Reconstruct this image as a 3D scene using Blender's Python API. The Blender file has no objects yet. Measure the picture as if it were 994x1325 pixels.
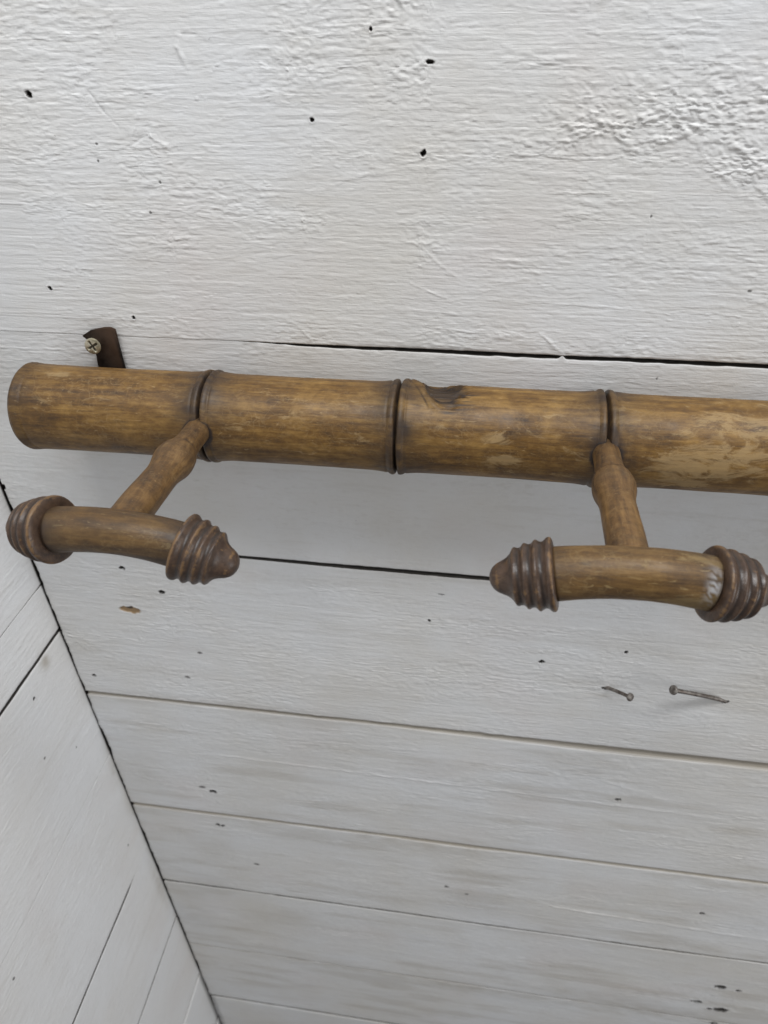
import bpy, math, random
import numpy as np
from mathutils import Matrix, Vector

scene = bpy.context.scene
COL = scene.collection

# ------------------------------------------------------------------ camera
cam_d = bpy.data.cameras.new('camera')
cam = bpy.data.objects.new('camera', cam_d)
COL.objects.link(cam)
cam_d.sensor_fit = 'VERTICAL'
cam_d.sensor_height = 36.0
cam_d.lens = 25.01
cam_d.clip_start = 0.01
cam_d.clip_end = 50.0
R_ = Vector((0.99033207, 0.13803089, -0.01377928))
U_ = Vector((-0.0718374, 0.59530303, 0.8002835))
F_ = Vector((-0.1186667, 0.79155655, -0.59946346))
cam.matrix_world = Matrix(((R_.x, U_.x, -F_.x, 0.28794846), (R_.y, U_.y, -F_.y, -0.32452449),
                           (R_.z, U_.z, -F_.z, 0.14242609), (0, 0, 0, 1)))
cam_d.dof.use_dof = True
cam_d.dof.focus_distance = 0.33
cam_d.dof.aperture_fstop = 15.0
scene.camera = cam

# ------------------------------------------------------------------ light
world = bpy.data.worlds.new('World')
scene.world = world
world.use_nodes = True
bg = world.node_tree.nodes['Background']
bg.inputs['Color'].default_value = (0.985, 0.985, 1.0, 1)
bg.inputs['Strength'].default_value = 0.18


def area(name, loc, target, sx, sy, power, col):
    d = bpy.data.lights.new(name, 'AREA')
    d.shape = 'RECTANGLE'
    d.size, d.size_y = sx, sy
    d.energy = power
    d.color = col
    o = bpy.data.objects.new(name, d)
    COL.objects.link(o)
    o.location = loc
    o.rotation_euler = (Vector(target) - Vector(loc)).to_track_quat('-Z', 'Y').to_euler()
    return o


area('ceiling_lamp', (0.42, -0.50, 1.20), (0.27, 0.0, -0.05), 1.30, 0.22, 19.5, (0.975, 0.988, 1.0))
area('window_light', (2.1, -0.85, -0.1), (0.0, -0.1, -0.45), 0.8, 1.0, 13.0, (0.985, 0.99, 1.0))

scene.view_settings.view_transform = 'Standard'
scene.view_settings.look = 'None'
scene.view_settings.gamma = 1.0
scene.view_settings.exposure = 0.0
scene.view_settings.use_curve_mapping = False

# ------------------------------------------------------------------ noise helpers
_rng = np.random.RandomState(7)
_LAT = _rng.rand(256, 256)


def vnoise(x, y, seed=0):
    """smooth value noise, range -1..1"""
    x = np.asarray(x, float) + seed * 17.31
    y = np.asarray(y, float) + seed * 9.77
    xi = np.floor(x).astype(int); yi = np.floor(y).astype(int)
    fx = x - xi; fy = y - yi
    fx = fx * fx * fx * (fx * (fx * 6 - 15) + 10)
    fy = fy * fy * fy * (fy * (fy * 6 - 15) + 10)
    g = lambda a, b: _LAT[a & 255, b & 255]
    a = g(xi, yi) * (1 - fx) + g(xi + 1, yi) * fx
    b = g(xi, yi + 1) * (1 - fx) + g(xi + 1, yi + 1) * fx
    return (a * (1 - fy) + b * fy) * 2 - 1


def fbm(x, y, seed=0, oct=3):
    s = 0; a = 1.0; t = 0
    for k in range(oct):
        s = s + a * vnoise(x * 2 ** k, y * 2 ** k, seed + 3 * k)
        t += a
        a *= 0.5
    return s / t


def sstep(a, b, x):
    t = np.clip((x - a) / (b - a), 0, 1)
    return t * t * (3 - 2 * t)


# ------------------------------------------------------------------ mesh helpers
def grid_mesh(name, P, mark, close_v=False, flip=False):
    """P: (n,m,3) grid of points; mark: (n,m,3) marks: dark, wear, grime"""
    n, m = P.shape[:2]
    me = bpy.data.meshes.new(name)
    idx = np.arange(n * m).reshape(n, m)
    if close_v:
        idx = np.concatenate([idx, idx[:, :1]], 1)
    q = np.stack([idx[:-1, :-1], idx[1:, :-1], idx[1:, 1:], idx[:-1, 1:]], -1).reshape(-1, 4)
    if flip:
        q = q[:, ::-1]
    me.vertices.add(n * m)
    me.vertices.foreach_set('co', P.reshape(-1).astype(np.float32))
    me.loops.add(q.size)
    me.loops.foreach_set('vertex_index', np.ascontiguousarray(q).reshape(-1).astype(np.int32))
    me.polygons.add(len(q))
    me.polygons.foreach_set('loop_start', (np.arange(len(q)) * 4).astype(np.int32))
    me.polygons.foreach_set('use_smooth', np.ones(len(q), bool))
    me.update(calc_edges=True)
    at = me.attributes.new('mark', 'FLOAT_COLOR', 'POINT')
    c = np.ones((n * m, 4), np.float32)
    c[:, :3] = np.clip(mark.reshape(-1, 3), 0, 1)
    at.data.foreach_set('color', c.reshape(-1))
    me.validate()
    return me


def link(name, me, mat, parent=None, loc=(0, 0, 0)):
    o = bpy.data.objects.new(name, me)
    COL.objects.link(o)
    if mat is not None and not me.materials:
        me.materials.append(mat)
    o.location = loc
    o.parent = parent
    return o


def thing(name, label, cat, loc=(0, 0, 0), group=None):
    o = bpy.data.objects.new(name, None)
    COL.objects.link(o)
    o.empty_display_size = 0.05
    o.location = loc
    o['label'] = label
    o['category'] = cat
    if group:
        o['group'] = group
    return o


def lathe(name, prof, seg=64, mark=None, wob=0.0, seed=0):
    """prof: list of (x, r) along +X"""
    prof = np.array(prof, float)
    a = np.linspace(0, 2 * np.pi, seg, endpoint=False)
    X = np.repeat(prof[:, :1], seg, 1)
    Rr = np.repeat(prof[:, 1:2], seg, 1)
    if wob:
        Rr = Rr * (1 + wob * fbm(np.cos(a)[None, :] * 1.3 + prof[:, :1] * 160, np.sin(a)[None, :] * 1.3 + 5 + prof[:, :1] * 60, seed, 2))
    P = np.stack([X, Rr * np.cos(a), Rr * np.sin(a)], -1)
    M = np.zeros(P.shape)
    if mark is not None:
        M[:] = np.array(mark)[:, None, :]
    return grid_mesh(name, P, M, close_v=True, flip=True)


# ------------------------------------------------------------------ materials
def new_mat(name):
    m = bpy.data.materials.new(name)
    m.use_nodes = True
    nt = m.node_tree
    b = nt.nodes['Principled BSDF']
    return m, nt, b


class NT:
    def __init__(s, nt):
        s.nt = nt

    def n(s, t, **kw):
        nd = s.nt.nodes.new(t)
        for k, v in kw.items():
            setattr(nd, k, v)
        return nd

    def l(s, a, b):
        s.nt.links.new(a, b)

    def coord(s, scale, offset_random=False):
        tc = s.n('ShaderNodeTexCoord')
        mp = s.n('ShaderNodeMapping')
        mp.inputs['Scale'].default_value = scale
        if offset_random:
            oi = s.n('ShaderNodeObjectInfo')
            vm = s.n('ShaderNodeVectorMath', operation='SCALE')
            vm.inputs[0].default_value = (3.1, 2.3, 1.7)
            s.l(oi.outputs['Random'], vm.inputs['Scale'])
            s.l(vm.outputs[0], mp.inputs['Location'])
        s.l(tc.outputs['Object'], mp.inputs['Vector'])
        return mp.outputs['Vector']

    def noise(s, vec, scale, detail=3.0, rough=0.55, dist=0.0):
        nd = s.n('ShaderNodeTexNoise')
        nd.inputs['Scale'].default_value = scale
        nd.inputs['Detail'].default_value = detail
        nd.inputs['Roughness'].default_value = rough
        nd.inputs['Distortion'].default_value = dist
        s.l(vec, nd.inputs['Vector'])
        return nd.outputs['Fac']

    def ramp(s, fac, stops):
        r = s.n('ShaderNodeValToRGB')
        el = r.color_ramp.elements
        while len(el) < len(stops):
            el.new(0.5)
        for e, (p, c) in zip(el, stops):
            e.position = p
            e.color = (c, c, c, 1) if isinstance(c, (int, float)) else (*c, 1)
        s.l(fac, r.inputs['Fac'])
        return r.outputs['Color']

    def mix(s, fac, a, b, mode='MIX'):
        m = s.n('ShaderNodeMix', data_type='RGBA', blend_type=mode)
        for val, sock in ((fac, m.inputs[0]), (a, m.inputs[6]), (b, m.inputs[7])):
            if isinstance(val, (int, float)):
                sock.default_value = val
            elif isinstance(val, tuple):
                sock.default_value = (*val, 1)
            else:
                s.l(val, sock)
        return m.outputs[2]

    def math(s, op, a, b=None, clamp=False):
        m = s.n('ShaderNodeMath', operation=op, use_clamp=clamp)
        for val, sock in ((a, m.inputs[0]), (b, m.inputs[1])):
            if val is None:
                continue
            if isinstance(val, (int, float)):
                sock.default_value = val
            else:
                s.l(val, sock)
        return m.outputs[0]

    def marks(s):
        a = s.n('ShaderNodeAttribute', attribute_name='mark')
        sp = s.n('ShaderNodeSeparateColor')
        s.l(a.outputs['Color'], sp.inputs['Color'])
        return sp.outputs

    def bump(s, h, strength, dist, prev=None):
        b = s.n('ShaderNodeBump')
        b.inputs['Strength'].default_value = strength
        b.inputs['Distance'].default_value = dist
        s.l(h, b.inputs['Height'])
        if prev is not None:
            s.l(prev, b.inputs['Normal'])
        return b.outputs['Normal']


def paint_mat(name, gscale, rough, tint=(0.715, 0.722, 0.730), warm=(0.63, 0.60, 0.545)):
    """old white paint on wood, grain runs along the stretched axis"""
    m, nt, b = new_mat(name)
    k = NT(nt)
    iso = k.coord((1, 1, 1))
    gr = k.coord(gscale)
    mk = k.marks()
    big = k.ramp(k.noise(iso, 7.0, 4, 0.6), [(0.38, 0.0), (0.68, 1.0)])
    c = k.mix(k.math('MULTIPLY', big, 0.62), tint, warm)
    pink = k.ramp(k.noise(iso, 11.0, 2, 0.5, 0.4), [(0.55, 0.0), (0.75, 1.0)])
    c = k.mix(k.math('MULTIPLY', pink, 0.30), c, (0.66, 0.605, 0.585))
    # thin grey rub marks along the grain
    st = k.ramp(k.noise(gr, 5.0, 5, 0.7), [(0.60, 0.0), (0.74, 1.0)])
    c = k.mix(k.math('MULTIPLY', st, 0.22), c, (0.40, 0.385, 0.345))
    # tiny specks
    sp = k.ramp(k.noise(iso, 420.0, 2, 0.5), [(0.745, 0.0), (0.79, 1.0)])
    spm = k.ramp(k.noise(iso, 30.0, 2, 0.5), [(0.5, 0.0), (0.62, 1.0)])
    c = k.mix(k.math('MULTIPLY', k.math('MULTIPLY', sp, spm), 0.6), c, (0.14, 0.12, 0.10))
    # grime, bare wood, dark holes / cracks (vertex marks)
    c = k.mix(k.math('MULTIPLY', mk[2], 0.85), c, (0.27, 0.220, 0.145))
    c = k.mix(mk[1], c, (0.30, 0.20, 0.105))
    c = k.mix(mk[0], c, (0.018, 0.014, 0.011))
    k.l(c, b.inputs['Base Color'])
    r = k.ramp(k.noise(iso, 25.0, 3), [(0.3, rough - 0.07), (0.7, rough + 0.10)])
    k.l(r, b.inputs['Roughness'])
    b.inputs['Specular IOR Level'].default_value = 0.45
    n1 = k.noise(gr, 40.0, 4, 0.6)
    n2 = k.noise(iso, 900.0, 3, 0.6)
    nb = k.bump(n1, 0.7, 0.0004)
    nb = k.bump(k.noise(k.coord(gscale), 330.0, 3, 0.65, 0.6), 0.9, 0.00040, nb)
    nb = k.bump(k.noise(k.coord(tuple(min(1.0, g * 3) for g in gscale)), 520.0, 4, 0.7, 0.3), 0.8, 0.00022, nb)
    nb = k.bump(n2, 0.5, 0.00016, nb)
    k.l(nb, b.inputs['Normal'])
    return m


def bamboo_mat(name, light=(0.40, 0.235, 0.080), mid=(0.25, 0.132, 0.040), dark=(0.105, 0.056, 0.023), pale=(0.43, 0.32, 0.185),
               stretch=(0.09, 1, 1), rough=0.50, pale_amt=0.6, craze=0.28):
    m, nt, b = new_mat(name)
    k = NT(nt)
    iso = k.coord((1, 1, 1), True)
    gr = k.coord(stretch, True)
    mk = k.marks()
    f = k.math('ADD', k.math('MULTIPLY', k.noise(gr, 300.0, 6, 0.7), 0.50), k.math('MULTIPLY', k.noise(iso, 42.0, 7, 0.7, 0.5), 0.36))
    f = k.math('ADD', f, k.math('MULTIPLY', k.noise(k.coord((0.5, 1, 1), True), 330.0, 6, 0.7, 0.3), 0.28))
    c = k.ramp(f, [(0.42, dark), (0.555, mid), (0.70, light)])
    # fine dark pores along the grain
    po = k.ramp(k.noise(gr, 620.0, 3, 0.6), [(0.30, 1.0), (0.43, 0.0)])
    c = k.mix(k.math('MULTIPLY', po, 0.45), c, dark)
    # fine light crazing of the old varnish
    vo = k.n('ShaderNodeTexVoronoi', feature='DISTANCE_TO_EDGE')
    vo.inputs['Scale'].default_value = 260.0
    vm = k.n('ShaderNodeVectorMath', operation='ADD')
    nn = k.n('ShaderNodeTexNoise')
    nn.inputs['Scale'].default_value = 120.0
    nn.inputs['Detail'].default_value = 3
    k.l(iso, nn.inputs['Vector'])
    sc = k.n('ShaderNodeVectorMath', operation='SCALE')
    sc.inputs['Scale'].default_value = 0.012
    k.l(nn.outputs['Color'], sc.inputs[0])
    k.l(k.coord((0.75, 1, 1), True), vm.inputs[0])
    k.l(sc.outputs[0], vm.inputs[1])
    k.l(vm.outputs[0], vo.inputs['Vector'])
    ln = k.ramp(vo.outputs['Distance'], [(0.0, 1.0), (0.10, 0.0)])
    lm = k.ramp(k.noise(k.coord((0.5, 1, 1), True), 90.0, 6, 0.75), [(0.42, 0.0), (0.66, 1.0)])
    c = k.mix(k.math('MULTIPLY', k.math('MULTIPLY', ln, lm), craze), c, pale)
    # worn pale patches: everywhere a little, more where marked
    w = k.noise(k.coord((0.40, 1, 1), True), 120.0, 8, 0.74, 0.8)
    w2 = k.ramp(k.math('ADD', w, k.math('MULTIPLY', mk[1], 0.26)), [(0.62, 0.0), (0.71, 1.0)])
    c = k.mix(k.math('MULTIPLY', w2, pale_amt), c, pale)
    # scratches
    sn = k.ramp(k.noise(k.coord((0.25, 1.0, 1.0), True), 360.0, 3, 0.55, 1.8), [(0.645, 0.0), (0.70, 1.0)])
    c = k.mix(k.math('MULTIPLY', sn, 0.45), c, pale)
    # residue of white paint, dark stain and painted-in shade
    c = k.mix(mk[2], c, (0.55, 0.56, 0.58))
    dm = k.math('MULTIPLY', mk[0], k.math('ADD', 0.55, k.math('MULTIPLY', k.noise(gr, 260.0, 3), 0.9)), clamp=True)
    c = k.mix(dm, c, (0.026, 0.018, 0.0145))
    k.l(c, b.inputs['Base Color'])
    r = k.ramp(k.math('ADD', k.noise(iso, 60.0, 4), k.math('MULTIPLY', w2, 0.2)), [(0.3, rough - 0.08), (0.8, rough + 0.18)])
    k.l(r, b.inputs['Roughness'])
    b.inputs['Specular IOR Level'].default_value = 0.42
    nb = k.bump(k.noise(gr, 520.0, 4, 0.65), 0.55, 0.0003)
    nb = k.bump(k.noise(iso, 160.0, 4, 0.6), 0.25, 0.0004, nb)
    nb = k.bump(w2, 0.25, 0.00015, nb)
    k.l(nb, b.inputs['Normal'])
    return m


def metal_mat(name, c1, c2, metal, rough, scale):
    m, nt, b = new_mat(name)
    k = NT(nt)
    iso = k.coord((1, 1, 1))
    mk = k.marks()
    f = k.noise(iso, scale, 5, 0.65)
    c = k.ramp(f, [(0.40, c1), (0.62, c2)])
    c = k.mix(mk[0], c, (0.012, 0.010, 0.009))
    c = k.mix(mk[1], c, (0.16, 0.095, 0.06))
    k.l(c, b.inputs['Base Color'])
    k.l(k.ramp(f, [(0.35, rough), (0.7, rough + 0.2)]), b.inputs['Roughness'])
    b.inputs['Metallic'].default_value = metal
    k.l(k.bump(k.noise(iso, scale * 2.2, 4, 0.6), 0.4, 0.0003), b.inputs['Normal'])
    return m


M_PAINT = paint_mat('white_paint_on_wood', (0.10, 1, 1), 0.50)
M_SIDE = paint_mat('glossier_white_paint', (1, 0.10, 1), 0.36, tint=(0.76, 0.765, 0.772), warm=(0.72, 0.70, 0.67))
M_RAIL = bamboo_mat('varnished_bamboo', light=(0.285, 0.163, 0.044), mid=(0.138, 0.070, 0.0165), dark=(0.040, 0.021, 0.010), pale=(0.36, 0.25, 0.12))
M_PEG = bamboo_mat('peg_wood', light=(0.205, 0.118, 0.038), mid=(0.112, 0.060, 0.019), dark=(0.040, 0.023, 0.012), pale=(0.33, 0.24, 0.11), pale_amt=0.4, craze=0.25)
M_STEM = bamboo_mat('peg_stem_wood', light=(0.225, 0.126, 0.044), mid=(0.118, 0.062, 0.021), dark=(0.036, 0.020, 0.011), pale=(0.30, 0.21, 0.10), stretch=(1, 0.09, 1), pale_amt=0.4, craze=0.25)
M_KNOB = bamboo_mat('turned_brown_wood', light=(0.092, 0.056, 0.036), mid=(0.056, 0.034, 0.023), dark=(0.022, 0.014, 0.011),
                    pale=(0.22, 0.125, 0.05), stretch=(1, 1, 1), rough=0.36, pale_amt=0.6, craze=0.08)
M_STRIP = metal_mat('dark_steel', (0.018, 0.015, 0.013), (0.038, 0.028, 0.023), 0.5, 0.42, 160)
M_SCREW = metal_mat('zinc_screw', (0.42, 0.38, 0.27), (0.62, 0.58, 0.47), 0.85, 0.32, 300)
M_NAIL = metal_mat('rusty_nail_steel', (0.10, 0.085, 0.075), (0.26, 0.24, 0.22), 0.7, 0.42, 350)

# ------------------------------------------------------------------ planks
def axis_points(a, b, dense, coarse, lo, hi, extra=()):
    """grid lines from a to b, fine between lo and hi, plus fine lines round small marks"""
    lo = max(a, lo); hi = min(b, hi)
    out = [a, b]
    if hi > lo:
        out += list(np.arange(lo, hi, dense))
        if lo > a: out += list(np.arange(a, lo, coarse))
        if hi < b: out += list(np.arange(hi, b, coarse))
    else:
        out += list(np.arange(a, b, coarse))
    for (c, r) in extra:
        if r < 2.2 * dense * 2:
            out += [v for v in np.arange(c - 1.8 * r, c + 1.8 * r, max(r * 0.33, 0.0003)) if a < v < b]
    out = np.unique(np.round(out, 6))
    keep = [out[0]]
    for v in out[1:]:
        if v - keep[-1] > 0.00012:
            keep.append(v)
    keep[-1] = b
    return np.array(keep)


def plank(name, parent, mat, side, u0, u1, vt, vb, du, dv, dense, top, bot, pits=(), rough=(), lumps=(), knots=(),
          seed=0, relief=1.0, corner=True, stain=()):
    """one board.  u along it, v up, h out of the wall.
    top/bot: dict(gap=function of u, depth, dark, grime) of the joint above / below."""
    us = axis_points(u0, u1, du, 0.02, dense[0], dense[1], [(p[0], p[2]) for p in pits])
    vs = axis_points(vb, vt, dv, 0.01, dense[2], dense[3], [(p[1], p[2]) for p in pits])[::-1]
    open_t = top['open'](us); open_b = bot['open'](us)
    gt = top['gap'] * open_t + 0.00012
    wv = 0.00035 * fbm(us * 60, us * 0, seed + 5) + 0.0004 * fbm(us * 14, us * 0 + 3, seed + 9)
    wt = top['wob'](us); wb = bot['wob'](us)
    vtop = vt - gt + wt + 0.00018 * fbm(us * 130, us * 0 + 1, seed + 2) * open_t
    vbot = vb + wb + 0.00018 * fbm(us * 130, us * 0 + 2, seed + 3) * open_b
    t = (vs - vb) / (vt - vb)
    # main face
    V = vbot[:, None] + (vtop - vbot)[:, None] * t[None, :]
    Uu = np.repeat(us[:, None], len(vs), 1)
    x, y = Uu * 1000, V * 1000                      # millimetres
    s = seed * 5
    wx = x + 2.5 * fbm(x / 20, y / 9, s + 1, 2); wy = y + 1.1 * fbm(x / 18, y / 7, s + 2, 2)
    rm = sstep(-0.25, 0.45, fbm(x / 55, y / 22, s + 11, 3))
    rm = 0.25 + 0.75 * rm
    def flakes(lx, ly, k, e=0.16):                   # overlapping scales of thick brushed paint: flat steps with sharp edges
        f = fbm(wx / lx, wy / ly, s + k, 3)
        return sstep(-0.05, -0.05 + e, f) + 0.7 * sstep(0.28, 0.28 + e, f)
    h = rm * (0.050 * flakes(6.0, 1.35, 3) + 0.055 * flakes(3.4, 1.0, 41) + 0.03 * flakes(14, 2.0, 42))
    h = h + 0.060 * rm * (1 - 2 * np.abs(fbm(wx / 5.0, wy / 1.3, s + 4, 3)))
    h = h + 0.028 * fbm(x / 80, y / 0.85, s + 5, 2) + 0.035 * fbm(wx / 22, wy / 0.8, s + 47, 2) + 0.12 * fbm(x / 60, y / 30, s + 6, 2)
    h = h + 0.060 * fbm(x / 2.6, y / 1.8, s + 7, 2) * (0.3 + rm)
    h = h + 0.10 * sstep(0.52, 0.75, fbm(x / 1.8, y / 1.5, s + 43, 2)) * sstep(0.0, 0.4, fbm(x / 30, y / 15, s + 44, 2))
    h *= relief
    cav = np.clip(-(fbm(wx / 5.0, wy / 1.3, s + 4, 3)) * 1.6 - 0.35, 0, 1) * (0.4 + 0.6 * rm)
    for (ru, rv, su, sv, amp) in rough:             # crusty patches of thick paint
        g = np.exp(-(((Uu - ru) / su) ** 2 + ((V - rv) / sv) ** 2)) * (0.55 + 0.45 * fbm(x / 9, y / 6, s + 14, 2))
        cr = 1 - 1.6 * np.abs(fbm(wx / 3.4, wy / 2.1, s + 15, 3))
        h = h + amp * g * (1.1 * cr + 0.6 * fbm(wx / 2.2, wy / 1.4, s + 16, 2) + 0.9 * flakes(2.6, 1.5, 53, 0.12) - 0.5)
    for (ku, kv, kr, amp) in knots:                 # swirls round old knots
        d = np.sqrt(((Uu - ku) / 1.6) ** 2 + (V - kv) ** 2) * 1000
        h = h + amp * np.exp(-(d / (kr * 1000)) ** 2) * np.sin(d * 1.5 + 5 * fbm(x / 7, y / 4, s + 17, 3))
    for (a, b, c, d, w, amp) in lumps:              # strokes: ridges (+) or scratches (-)
        dx, dy = c - a, d - b
        L2 = dx * dx + dy * dy
        tt = np.clip(((Uu - a) * dx + (V - b) * dy) / L2, 0, 1)
        jit = 0.0009 * min(1.0, math.sqrt(L2) / 0.02)
        dist = np.hypot(Uu - a - tt * dx + jit * fbm(x / 4, y / 4, s + 18, 2), V - b - tt * dy + jit * fbm(x / 5, y / 5, s + 23, 2))
        h = h + 1.2 * amp * np.exp(-(dist / w) ** 2) * (0.75 + 0.7 * fbm(x / 6, y / 5, s + 24, 2))
    mark = np.zeros(V.shape + (3,))
    mark[..., 2] = 0.16 * cav + 0.10 * sstep(0.25, 0.7, fbm(x / 45, y / 3.5, s + 51, 4)) + (0.26 if seed in (6, 7, 8, 9) else 0.10 if seed == 5 else 0.0) * sstep(0.0, 0.6, fbm(x / 80, y / 12, s + 52, 4))
    for p in pits:
        pu, pv, pr = p[:3]
        kind = p[3] if len(p) > 3 else 'hole'
        el = p[4] if len(p) > 4 else 1.0
        d = np.hypot((Uu - pu) / el, V - pv) / pr + 0.35 * fbm(x / (pr * 900), y / (pr * 900), s + 19, 2)
        if kind == 'hole':
            h = h - pr * 1000 * 1.7 * (1 - sstep(0.35, 0.95, d)) + 0.16 * np.exp(-((d - 1.35) / 0.4) ** 2)
            mark[..., 0] = np.maximum(mark[..., 0], 1 - sstep(0.80, 1.10, d))
        elif kind == 'spot':
            h = h - 0.15 * (1 - sstep(0.5, 1.0, d))
            mark[..., 0] = np.maximum(mark[..., 0], 0.8 * (1 - sstep(0.5, 1.0, d)))
        elif kind == 'chip':
            h = h - 0.9 * (1 - sstep(0.75, 0.95, d))
            mark[..., 1] = np.maximum(mark[..., 1], 1 - sstep(0.8, 1.0, d))
            mark[..., 0] = np.maximum(mark[..., 0], 0.9 * (1 - sstep(0.25, 0.5, np.hypot((Uu - pu) / el / .8, V - pv - pr * .55) / pr)))
        elif kind == 'bump':
            h = h + 0.5 * np.exp(-(d / 0.7) ** 2) - 0.55 * np.exp(-(np.hypot(Uu - pu - pr * .2, V - pv + pr * .2) / pr / 0.35) ** 2)
    for (su_, sv_, ru, rv, amp) in stain:
        d = ((Uu - su_) / ru) ** 2 + ((V - sv_) / rv) ** 2
        mark[..., 2] = np.maximum(mark[..., 2], amp * np.exp(-d) * (0.7 + 0.5 * fbm(x / 12, y / 5, s + 20, 3)))
    # soft edges of the board
    et = (vtop[:, None] - V) * 1000; eb = (V - vbot[:, None]) * 1000
    h = h - 0.30 * np.exp(-et / 0.5) * open_t[:, None] - 0.35 * np.exp(-eb / 0.5) * open_b[:, None]
    h = h + 0.10 * np.exp(-((eb - 0.9) / 0.6) ** 2) * (1 - open_b)[:, None]
    gr_t = top['grime'] * np.exp(-et / 2.5) * (0.6 + 0.6 * fbm(x / 25, y / 4, s + 21, 2))
    gr_b = bot['grime'] * np.exp(-eb / 1.2) * (0.5 + 0.6 * fbm(x / 25, y / 4, s + 22, 2))
    mark[..., 2] = np.maximum(mark[..., 2], np.maximum(gr_t, gr_b) * 0.6)
    # fold the joint in: tongue above, cut edge below
    n = len(us)
    def col(v, hh, mk):
        return np.stack([us, v, hh], -1)[:, None, :], np.tile(np.array(mk, float), (n, 1, 1)).reshape(n, 1, 3)
    dT = top['depth'] * 1000 * open_t + 0.3; dB = (bot['depth'] * 1000 + 1.0) * open_b + 0.5
    tk = top['dark']; bk = bot['dark']
    c0 = col(vt + 0.004 + 0 * us, -dT, (tk, 0, 0.9 - tk * .5))
    c1 = col(vtop + 0.0001, -dT, (tk, 0, 0.9 - tk * .5))
    c2 = col(vtop + 0.00006, -dT * 0.5, (tk * 0.8, 0, 0.5))
    ce = col(vtop + 0.00003, h[:, 0] - 0.12 - 0.25 * open_t, (tk * 0.92, 0, 0.5))
    e1 = col(vbot - 0.00002, -dB * 0.35, (bk * 0.7, 0, 0.5))
    e2 = col(vbot - 0.00004, -dB, (bk, 0, 0.9))
    P = np.concatenate([c0[0], c1[0], c2[0], ce[0], np.stack([Uu, V, h], -1), e1[0], e2[0]], 1)
    Mk = np.concatenate([c0[1], c1[1], c2[1], ce[1], mark, e1[1], e2[1]], 1)
    if corner:                                       # the end that butts into the corner
        first, fm = P[:1].copy(), Mk[:1].copy()
        wob = 0.0005 * fbm(first[..., 1] * 160, first[..., 1] * 0, s + 34, 2) + 0.0013 * fbm(first[..., 1] * 55, first[..., 1] * 0, s + 30, 3) + 0.0006 * fbm(first[..., 1] * 14, first[..., 1] * 0 + 4, s + 31, 2)
        fade = np.exp(-((P[..., 0] - u0) / 0.004))
        P[..., 0] += wob * fade
        first = P[:1].copy()
        a = first.copy(); a[..., 2] -= 3.0
        b2 = first.copy(); b2[..., 2] -= 9.0
        c2_ = b2.copy(); c2_[..., 0] -= 0.006
        dk = fm.copy(); dk[..., 0] = 1.0
        P = np.concatenate([c2_, b2, a, P], 0)
        Mk = np.concatenate([dk, dk, dk, Mk], 0)
    else:                                            # runs on past the corner, dark inside the joint
        Mk[..., 0] = np.maximum(Mk[..., 0], 1 - sstep(-0.0004, 0.0005 , P[..., 0] + 0.0004 * fbm(P[..., 1] * 120, P[..., 1] * 0, s + 3, 2)))
        Mk[..., 2] = np.maximum(Mk[..., 2], 0.5 * np.exp(-np.maximum(P[..., 0], 0) / 0.0045) * (0.5 + 0.8 * fbm(P[..., 1] * 40, P[..., 0] * 90, s + 33, 3)))
    P[..., 2] /= 1000.0
    if side:
        Q = np.stack([P[..., 2], -P[..., 0], P[..., 1]], -1)
    else:
        Q = np.stack([P[..., 0], -P[..., 2], P[..., 1]], -1)
    me = grid_mesh(name, Q, Mk, flip=side)
    if not side:
        me.flip_normals()
    else:
        me.flip_normals()
    return link(name, me, mat, parent)


one = lambda u: np.ones_like(u)
def wobf(seed, amp):
    return lambda u: amp * fbm(u * 9, u * 0 + seed, seed, 3)


def joint(gap, depth, dark, grime, open=one, seed=1, amp=0.0006):
    return dict(gap=gap, depth=depth, dark=dark, grime=grime, open=open, wob=wobf(seed, amp))


# joints of the back wall, from the top down (z of the joint, joint)
W = 0.15
def open_a(u):      # painted shut at the left, an open black gap further right
    o = sstep(0.158, 0.215, u + 0.004 * fbm(u * 300, u * 0, 3, 2))
    br = 1 - np.exp(-((u - 0.3266) / 0.0012) ** 2)
    return np.clip(o * 0.75 + sstep(0.2, 0.30, u) * 0.25, 0, 1) * br * (0.92 + 0.15 * fbm(u * 150, u * 0, 8, 2))
def open_b(u):
    return sstep(0.10, 0.14, u) * (0.75 + 0.25 * sstep(0.14, 0.25, u))
def open_soft(u):
    return 0.55 + 0.35 * fbm(u * 12, u * 0, 13, 2)
J = [
    (0.449, joint(0.0012, 0.006, 1, 0.3, seed=1)),
    (0.299, joint(0.0012, 0.006, 1, 0.3, seed=2)),
    (0.150, joint(0.0012, 0.006, 1, 0.3, seed=3)),
    (-0.0025, joint(0.0022, 0.007, 1.0, 0.15, open_a, seed=4)),
    (-0.1461, joint(0.0032, 0.007, 1.0, 0.25, open_b, seed=5)),
    (-0.2984, joint(0.0078, 0.0018, 0.14, 0.8, lambda u: 0.55 + 0.45 * sstep(0.2, 0.45, u), seed=6)),
    (-0.4553, joint(0.0066, 0.0012, 0.12, 0.8, lambda u: 0.75 + 0.25 * fbm(u * 12, u * 0, 21, 2), seed=7)),
    (-0.5987, joint(0.0030, 0.005, 0.85, 0.5, lambda u: 0.8 + 0.3 * fbm(u * 20, u * 0, 22, 2), seed=8, amp=0.0009)),
    (-0.7480, joint(0.0022, 0.0016, 0.5, 0.9, open_soft, seed=9)),
    (-0.9010, joint(0.0032, 0.005, 0.85, 0.6, seed=10)),
    (-1.0510, joint(0.0020, 0.005, 0.85, 0.5, seed=11)),
    (-1.2010, joint(0.0020, 0.005, 0.85, 0.5, seed=12)),
    (-1.3510, joint(0.0020, 0.005, 0.85, 0.5, seed=13)),
]
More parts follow.
